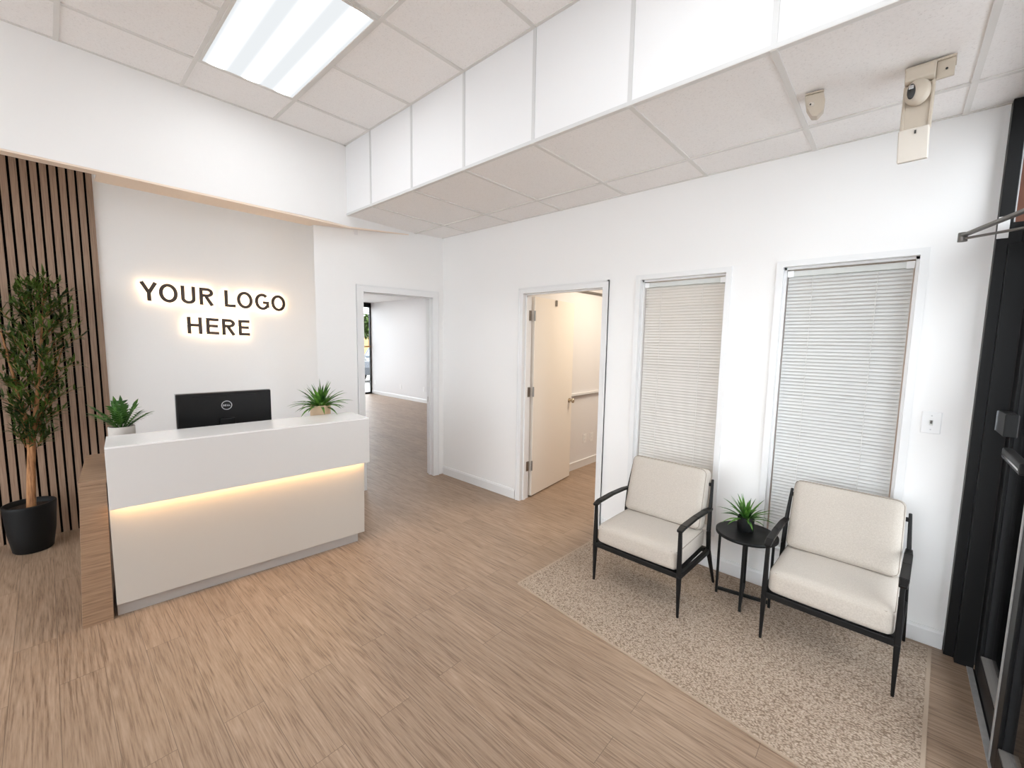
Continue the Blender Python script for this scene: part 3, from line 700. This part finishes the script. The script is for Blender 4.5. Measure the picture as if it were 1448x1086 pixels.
def spray(p, d, L, depth):
    """a twig with narrow alternate leaves"""
    pts = [Vector(p)]; d = Vector(d).normalized(); n = 5; q = Vector(p)
    for i in range(n):
        d = (d+Vector((rnd.uniform(-.18,.18), rnd.uniform(-.18,.18), rnd.uniform(-.12,.1)))).normalized(); q = q+d*L/n; pts.append(q.copy())
        q.x = max(q.x, -.11); 
        for k_ in range(3):
            s_ = Vector((rnd.uniform(-1,1), rnd.uniform(-1,1), rnd.uniform(-.5,.9)))
            lf.leaf(q+Vector((rnd.uniform(-.012,.012),)*3), d*.7+s_*.8, (0,0,1), rnd.uniform(.06,.095), rnd.uniform(.011,.017), .5, 3, .2)
    tw.tube(pts, [.0026,.0022,.002,.0016,.0014,.001], 4, cap=False)
def prof(z):   # crown half-width by height
    for (z0, w0), (z1, w1) in zip(CR, CR[1:]):
        if z0 <= z <= z1: return w0+(w1-w0)*(z-z0)/(z1-z0)
    return .05
CR = [(.78,.09),(.95,.17),(1.15,.24),(1.5,.27),(1.75,.25),(1.9,.18),(2.03,.06)]
N = 150
for i in range(N):
    z = .80+1.18*((i+.5)/N)**.92; hw = prof(z); a = i*2.39996; cyy = .03+.13*(z-.7)/1.2
    start = Vector((0, cyy*.8, z-.1)); tgt = Vector((math.cos(a)*hw*.5*rnd.uniform(.55,1), cyy+math.sin(a)*hw*rnd.uniform(.5,1.0), z+rnd.uniform(-.03,.05)))
    base = start.lerp(tgt, .35); spray(base, tgt-base+Vector((0,0,.06)), (tgt-base).length*1.05, 0)
tk.build('trunk', M['bark'], tr); tw.build('twigs', M['bark'], tr); lf.build('foliage', M['treeleaf'], tr)
# ---------------------------------------------------------------- rug
rg = thing('area_rug', 'flat woven beige rug under the two armchairs', 'rug', (0, 0, 0))
FL, FR, BR, BL = Vector((2.198,-1.125,0)), Vector((4.128,-1.335,0)), Vector((4.208,-.052,0)), Vector((2.236,-.032,0))
h = .009
top = [v+Vector((0,0,h)) for v in (FL,FR,BR,BL)]
ins = lambda a, b, c, d_: a
cen = (FL+FR+BR+BL)/4
inner = [v+((cen-v).normalized())*.018 for v in (FL,FR,BR,BL)]
MB().prism([v+Vector((0,0,.001)) for v in inner], (0,0,h)).build('woven_field', M['rug'], rg)
e = MB()
for a, b, ia, ib in zip((FL,FR,BR,BL), (FR,BR,BL,FL), inner, inner[1:]+inner[:1]):
    e.prism([a, b, ib, ia], (0,0,h-.001))
e.build('binding', M['rugedge'], rg)
# ---------------------------------------------------------------- armchairs
ch = thing('armchair', 'beige cushioned black-framed armchair standing nearer the open door', 'armchair', (2.832, -.743, .0112), math.radians(-1), 'pair of beige armchairs on the rug')
def taper(pts, sizes):
    mb = MB()
    for (p, q), (s0, s1) in zip(zip(pts, pts[1:]), zip(sizes, sizes[1:])): mb.bar(p, q, s0[0], s0[1], s1[0], s1[1], side=(1,0,0))
    return mb
for sx in (-1, 1):
    taper([(sx*.268,.0,0), (sx*.265,-.004,.26), (sx*.262,-.012,.545)], [(.013,.013),(.024,.026),(.018,.02)]).build('front_leg', M['blackwood'], ch, .004)
    taper([(sx*.292,.552,0), (sx*.279,.452,.26), (sx*.275,.445,.40)], [(.014,.015),(.023,.028),(.022,.027)]).build('rear_leg', M['blackwood'], ch, .004)
    taper([(sx*.275,.445,.40), (sx*.272,.458,.54), (sx*.262,.505,.735)], [(.022,.027),(.02,.024),(.014,.015)]).build('back_post', M['blackwood'], ch, .004)
    a = MB(); pts = [(sx*.262,-.03,.545),(sx*.264,.02,.558),(sx*.268,.2,.563),(sx*.271,.36,.556),(sx*.272,.47,.545)]; ws = [.03,.036,.034,.034,.028]
    for i in range(4): a.bar(pts[i], pts[i+1], ws[i], .017, ws[i+1], .017, side=(1,0,0))
    a.build('armrest', M['blackwood'], ch, .004)
    MB().bar((sx*.266,0,.262), (sx*.279,.452,.262), .02, .032, side=(1,0,0)).build('side_rail', M['blackwood'], ch, .003)
B('front_rail', (-.255,-.013,.246), (.255,.011,.279), M['blackwood'], ch, .003)
B('back_rail', (-.267,.44,.246), (.267,.464,.279), M['blackwood'], ch, .003)
MB().bar((-.262,.498,.70), (.262,.498,.70), .022, .02, side=(0,1,0)).build('top_rail', M['blackwood'], ch, .003)
sl = MB()
sl.box((-.254, .0115, .266), (.254, .4395, .2795))
sl.build('seat_deck', M['blackwood'], ch)
mb = rbox(.504, .468, .128, .03, .014, 14, .008)
mb.v = [(x_, y_+.222, z_+.282+max(0, (.222-.234-y_))*0) for x_, y_, z_ in mb.v]
seat = mb.build('seat_cushion', M['fabric'], ch)
pp = MB(); hw_, y0_, y1_, zz_ = .247, -.006, .45, .397
loop = []
for cx_, cy2, a0 in ((hw_-.03, y0_+.03, -90), (hw_-.03, y1_-.03, 0), (-hw_+.03, y1_-.03, 90), (-hw_+.03, y0_+.03, 180)):
    for i in range(6): a = math.radians(a0+18*i); loop.append((cx_+.03*math.cos(a), cy2+.03*math.sin(a), zz_))
loop.append(loop[0]); pp.tube(loop, .0028, 6, cap=False); pp.build('piping', M['piping'], seat)
mb = rbox(.500, .125, .405, .035, .0, 14, .016)
tl = math.radians(-15)
def bk(p):
    x_, y_, z_ = p; x_ *= 1-.02*(z_/.405)
    return (x_, .40+y_*math.cos(tl)-z_*math.sin(tl), .405+y_*math.sin(tl)*1+z_*math.cos(tl))
mb.v = [bk(p) for p in mb.v]
back = mb.build('back_cushion', M['fabric'], ch)
pp = MB(); loop = []
hx, hz = .243, .40
for cx_, cz_, a0 in ((hx-.035, .04, -90), (hx-.035, hz-.035, 0), (-hx+.035, hz-.035, 90), (-hx+.035, .04, 180)):
    for i in range(6): a = math.radians(a0+18*i); loop.append(bk((cx_+.035*math.cos(a), -.05, cz_+.035*math.sin(a))))
loop.append(loop[0]); pp.tube(loop, .0026, 6, cap=False); pp.build('piping', M['piping'], back)
ch2 = dup(ch, (3.783, -.610, .0112), math.radians(-2), 'beige cushioned black-framed armchair standing nearer the entrance')
ch.scale = (1.06, .98, .975); ch2.scale = (1.01, .98, .99)
# ---------------------------------------------------------------- side table
st = thing('side_table', 'small round black side table between the two armchairs', 'side table', (3.343, -.283, .0103))
MB().lathe([(0,.421),(.165,.421),(.172,.424),(.172,.44),(.169,.442),(.160,.4385),(0,.4385)], 48).build('table_top', M['black'], st)
cb = []
for k, a in enumerate((9, 99, 189, 279)):
    ca, sa = math.cos(math.radians(a)), math.sin(math.radians(a))
    MB().bar((ca*.146, sa*.146, 0), (ca*.146, sa*.146, .4205), .015, .015, side=(ca, sa, 0)).build('leg', M['black'], st, .002)
for a in (9, 99):
    ca, sa = math.cos(math.radians(a)), math.sin(math.radians(a)); z_ = .03 if a == 9 else .0305
    MB().bar((-ca*.138, -sa*.138, z_), (ca*.138, sa*.138, z_), .015, .02, side=(-sa, ca, 0)).build('cross_bar', M['black'], st, .002)
bush_plant('small_plant', 'small spiky green plant in a black pot on the side table', (3.327, -.25, .0103+.4387), .045, .047, .09, M['potblack'], M['leafa'], 46, .155, .019, .03, .7, 9, elev=(22, 86))
# ---------------------------------------------------------------- light switch
sw = thing('light_switch', 'white toggle light switch on the wall beside the entrance', 'light switch', (4.107, 0, 1.214))
B('cover_plate', (-.038,-.007,-.058), (.038,-.0003,.058), M['white_plastic'], sw, .003)
B('toggle_slot', (-.007,-.0085,-.014), (.007,-.0072,.014), M['headrail'], sw)
MB().bar((0,-.008,0), (0,-.02,.009), .008, .011, side=(1,0,0)).build('toggle', M['closer'], sw)
for z_ in (-.037, .037): MB().tube([(0,-.0071,z_),(0,-.0085,z_)], .0035, 10).build('screw', M['silver'], sw)
# ---------------------------------------------------------------- ceiling devices
se = thing('ceiling_sensor', 'small beige motion sensor on the low ceiling left of the larger bracket', 'sensor', (3.57, -.70, H2-.0075), math.radians(8))
B('mount_plate', (-.035,-.02,-.006), (.035,.05,0), M['beige'], se, .002)
MB().prism([(-.036,-.014,-.0065),(.034,-.014,-.0065),(.042,-.014,-.045),(.04,-.014,-.085),(.018,-.014,-.108),(-.004,-.014,-.104),(-.026,-.014,-.062)], (0,.045,0)).build('sensor_body', M['beige'], se, .004)
MB().lathe([(0,-.006),(.009,-.003),(.011,.004),(.009,.011),(0,.014)], 14, c=(-.008,-.014,-.055)).build('lens', M['beige2'], se)
MB().tube([(-.012,-.0245,-.055),(-.012,-.028,-.055)], .0035, 10).build('lens_hole', M['darkslot'], se)
dv = thing('ceiling_bracket', 'larger beige hinged bracket hanging from the low ceiling near the entrance', 'bracket', (3.925, -.64, H2-.0075), math.radians(-3))
B('mount_plate', (-.05,-.03,-.008), (.1,.06,0), M['beige'], dv, .002)
B('side_tab', (.0455,-.022,-.075), (.098,-.008,-.0085), M['beige'], dv, .002)
MB().tube([(.075,-.0225,-.045),(.075,-.025,-.045)], .004, 10).build('screw', M['darkslot'], dv)
MB().prism([(-.045,.05,-.0085),(-.045,-.05,-.0085),(-.045,-.064,-.022),(-.045,-.064,-.068),(-.045,-.05,-.075),(-.045,.05,-.075)], (.09,0,0)).build('housing', M['beige'], dv, .005)
kn = MB().lathe([(0,-.03),(.032,-.026),(.044,-.012),(.047,0),(.044,.012),(.032,.026),(0,.03)], 28)
kn.v = [(x_*.86-.002, z_*.8-.055, y_*1.1-.118) for x_, y_, z_ in kn.v]
knuckle = kn.build('swivel_knuckle', M['beige'], dv)
sl = MB().lathe([(0,-.004),(.012,-.003),(.015,0),(.012,.003),(0,.004)], 20); sl.v = [(x_*.85-.02, z_-.0795, y_*2.0-.118) for x_, y_, z_ in sl.v]
slot = sl.build('swivel_slot', M['darkslot'], knuckle)
MB().box((-.028,-.088,-.112), (-.013,-.078,-.096)).build('adjuster', M['chrome'], knuckle, .003)
c_ = MB(); c_.box((-.042,-.03,-.25), (.042,.006,-.0755)); c_.box((-.047,-.036,-.25), (-.036,.006,-.0755)); c_.box((.036,-.036,-.25), (.047,.006,-.0755))
c_.build('arm_channel', M['beige'], dv, .003)
fl = MB().prism([(-.05,-.046,-.25),(-.05,.008,-.25),(-.046,.002,-.37),(-.046,-.034,-.378)], (.094,0,0)).build('lower_cover', M['beige2'], dv, .004)
MB().box((-.0,-.05,-.275), (.006,-.047,-.262)).build('keyhole', M['darkslot'], fl)
# ---------------------------------------------------------------- ceiling light
def troffer(x, y, label):
    t = thing('ceiling_light', label, 'ceiling light', (x, y, H3), 0, 'recessed light panels in the high ceiling')
    f = MB(); w, d = T-.012, T/2-.012
    f.box((-w,-d,-.012),(w,-d+.016,-.0045)); f.box((-w,d-.016,-.012),(w,d,-.0045)); f.box((-w,-d+.016,-.012),(-w+.016,d-.016,-.0045)); f.box((w-.016,-d+.016,-.012),(w,d-.016,-.0045))
    f.build('frame', M['tbar'], t)
    MB().box((-w+.0165,-d+.0165,-.009),(w-.0165,d-.0165,-.0045)).build('diffuser', LM, t)
    return t
LM = diffuser_mat()
t0 = troffer(G0+T, -D-.6138-T/2, 'bright rectangular light panel in the high ceiling')
# ---------------------------------------------------------------- entrance front
fr = tag(empty('trim_3'), 'black aluminium frame at the entrance beside the light switch', 'door frame', **S)
def fb(name, a, b, m=None, bevel=.002): return B(name, a, b, m or M['frame'], fr, bevel)
fb('jamb', (4.2505,-.05,0), (4.385,.1195,2.2)); fb('jamb', (4.2505,-.05,2.2005), (4.298,.1195,2.76)); fb('door_stop', (4.288,-.095,0), (4.357,-.0505,2.0995)); fb('glazing_strip', (4.2985,-.05,2.201), (4.303,-.03,2.76), M['silver'], 0)
fb('transom_bar', (4.33,-1.45,2.10), (4.41,-.0505,2.2)); fb('head', (4.33,-1.4995,2.66), (4.41,.1195,2.76))
fb('mullion', (4.33,-1.4995,0), (4.41,-1.44,2.66))
fb('top_cap', (4.33,-1.4995,2.7605), (4.41,.1195,3.387))
MB().box((4.365,-1.44,2.2),(4.371,.1195,2.66)).build('transom_pane', M['glass'], fr)
th_ = tag(empty('trim_4'), 'scuffed aluminium threshold strip under the black glass door', 'threshold', **S)
B('threshold_strip', (4.331,-1.44,.0002), (4.353,-.0955,.006), M['alu'], th_, .001); B('threshold_channel', (4.3535,-1.44,.0002), (4.41,-.0955,.004), M['frame'], th_)
def leaf_door(n, y0, y1, x0, label):
    d = tag(empty('door_%d' % n), label, 'door', **S)
    x1 = x0+.045; s_ = .09
    f = MB(); f.box((x0,y0,.012),(x1,y0+s_,2.095)); f.box((x0,y1-s_,.012),(x1,y1,2.095)); f.box((x0,y0+s_,.012),(x1,y1-s_,.125)); f.box((x0,y0+s_,2.0),(x1,y1-s_,2.095))
    f.build('door_rails', M['frame'], d, .002)
    b = MB(); i = .008
    b.box((x0+.012,y0+s_,.125),(x1-.004,y0+s_+i,2.0)); b.box((x0+.012,y1-s_-i,.125),(x1-.004,y1-s_,2.0)); MB().box((x0+.002,y0+s_+i,.1255),(x1-.004,y1-s_-i,.125+i)).build('bottom_bead', M['closer'], d)
    b.build('glazing_bead', M['frame'], d)
    MB().box((x0+.02,y0+s_,.125),(x0+.026,y1-s_,2.0)).build('pane', M['glass'], d)
    return d
d3 = leaf_door(3, -.74, -.0965, 4.358, 'black glazed entrance door with a lock box and push bar')
lb = MB().box((4.315,-.34,1.225),(4.3575,-.16,1.325)).build('lock_box', M['black'], d3, .004)
B('lock_trim', (4.311,-.165,1.228),(4.3145,-.158,1.322), M['chrome'], lb)
pb = MB().box((4.318,-.70,1.135),(4.35,-.34,1.18)).build('push_bar', M['black'], d3, .006)
B('push_bar_trim', (4.3165,-.69,1.15),(4.3178,-.35,1.158), M['chrome'], pb); B('bar_bracket', (4.3502,-.6,1.14),(4.3578,-.55,1.175), M['black'], pb)
d4 = leaf_door(4, -1.42, -.752, 4.338, 'second black entrance door leaf with a pale metal edge')
B('edge_strip', (4.3335,-.766,.012), (4.3375,-.7515,2.095), M['alu'], d4)
# door closer
dc = thing('door_closer', 'grey two-bar door closer arm with its elbow pointing into the room', 'door closer', (4.33, -.9, 2.1))
MB().bar((-.214,.50,.0), (-.02,-.06,-.0), .024, .012).build('main_arm', M['closer'], dc, .003)
MB().bar((-.214,.50,-.014), (-.012,.38,-.012), .018, .009).build('fore_arm', M['closer'], dc, .003)
MB().tube([(-.214,.50,-.026),(-.214,.50,.012)], .016, 14).build('elbow_joint', M['closer'], dc)
B('arm_shoe', (-.03,.34,-.03), (-.0005,.42,.03), M['closer'], dc, .003)
MB().box((-.05,-.32,.005),(-.0005,-.05,.07)).build('closer_body', M['closer'], dc, .006)
B('mount_plate', (-.08,.8495-.005,.03), (-.043,.8495,.13), M['white_plastic'], dc)
# outside the entrance
W = MB(); W.box((4.46,-30,-.1), (30,12,-.015)); W.box((-30,-30,-.1), (4.46,-7.1,-.015))  # second slab is unseen, added to bounce daylight up to the ceiling
tag(W.build('pavement', M['pave']), 'grey pavement outside the glass entrance, extended unseen to bounce light', 'pavement', **S)
tag(B('wall_facade', (4.25,.12,0), (4.40,3.4,3.5), M['brick']), 'brown brick shop front beyond the entrance frame', 'wall', **S)
tag(B('wall_pier', (4.40,.6,-.015), (6.5,1.0,3.5), M['brick']), 'red-brown brick wall outside the entrance glass', 'wall', **S)
ep = thing('street_shrub', 'small green shrub outside the entrance glass', 'shrub', (4.78,.32,-.0149))
mb = MB(); rnd = random.Random(5)
for i in range(40):
    a = rnd.uniform(0,2*PI); mb.leaf((0,0,.02), (math.cos(a)*.6, math.sin(a)*.6, 1), (0,0,1), rnd.uniform(.2,.4), .03, .6, 4)
mb.build('leaves', M['leafa'], ep)
# ---------------------------------------------------------------- light
def area(name, loc, sx, sy, power, col=(1,1,1), rot=(0,0,0)):
    l = bpy.data.lights.new(name, 'AREA'); l.shape = 'RECTANGLE'; l.size = sx; l.size_y = sy; l.energy = power; l.color = col
    o = bpy.data.objects.new(name, l); C.objects.link(o); o.location = loc; o.rotation_euler = rot
    return o
# the other ceiling panels of this room and of the two rooms behind
P_ = 14
for x_, y_ in ((G0+5*T, -D-.6138-T/2), (G0+T, -D-.6138-5.5*T), (G0+5*T, -D-.6138-5.5*T)):
    area('ceiling_panel_lamp', (x_, y_, H3-.012), 1.15, .55, P_, (.93,.97,1))
area('small_room_lamp', (2.2, 1.4, 2.60), 1.1, .55, 40, (1,.86,.68))
area('far_room_lamp', (-2.6, 1.6, 2.62), 1.6, 1.6, 8, (1,.99,.99))
area('far_room_lamp', (-5.6, 2.0, 2.62), 1.6, 1.6, 8, (1,.99,.99))
w = bpy.data.worlds.new('overcast'); bpy.context.scene.world = w; w.use_nodes = True
bg = w.node_tree.nodes['Background']; bg.inputs[0].default_value = (.89,.95,1,1); bg.inputs[1].default_value = 6.0
# ---------------------------------------------------------------- view
sc = bpy.context.scene
sc.view_settings.view_transform = 'Standard'; sc.view_settings.look = 'None'; sc.view_settings.gamma = 1; sc.view_settings.use_curve_mapping = False
sc.view_settings.exposure = 0.08
sc.cycles.max_bounces = 10; sc.cycles.diffuse_bounces = 6; sc.cycles.transparent_max_bounces = 12; sc.cycles.caustics_reflective = False; sc.cycles.caustics_refractive = False
sc.cycles.use_denoising = True
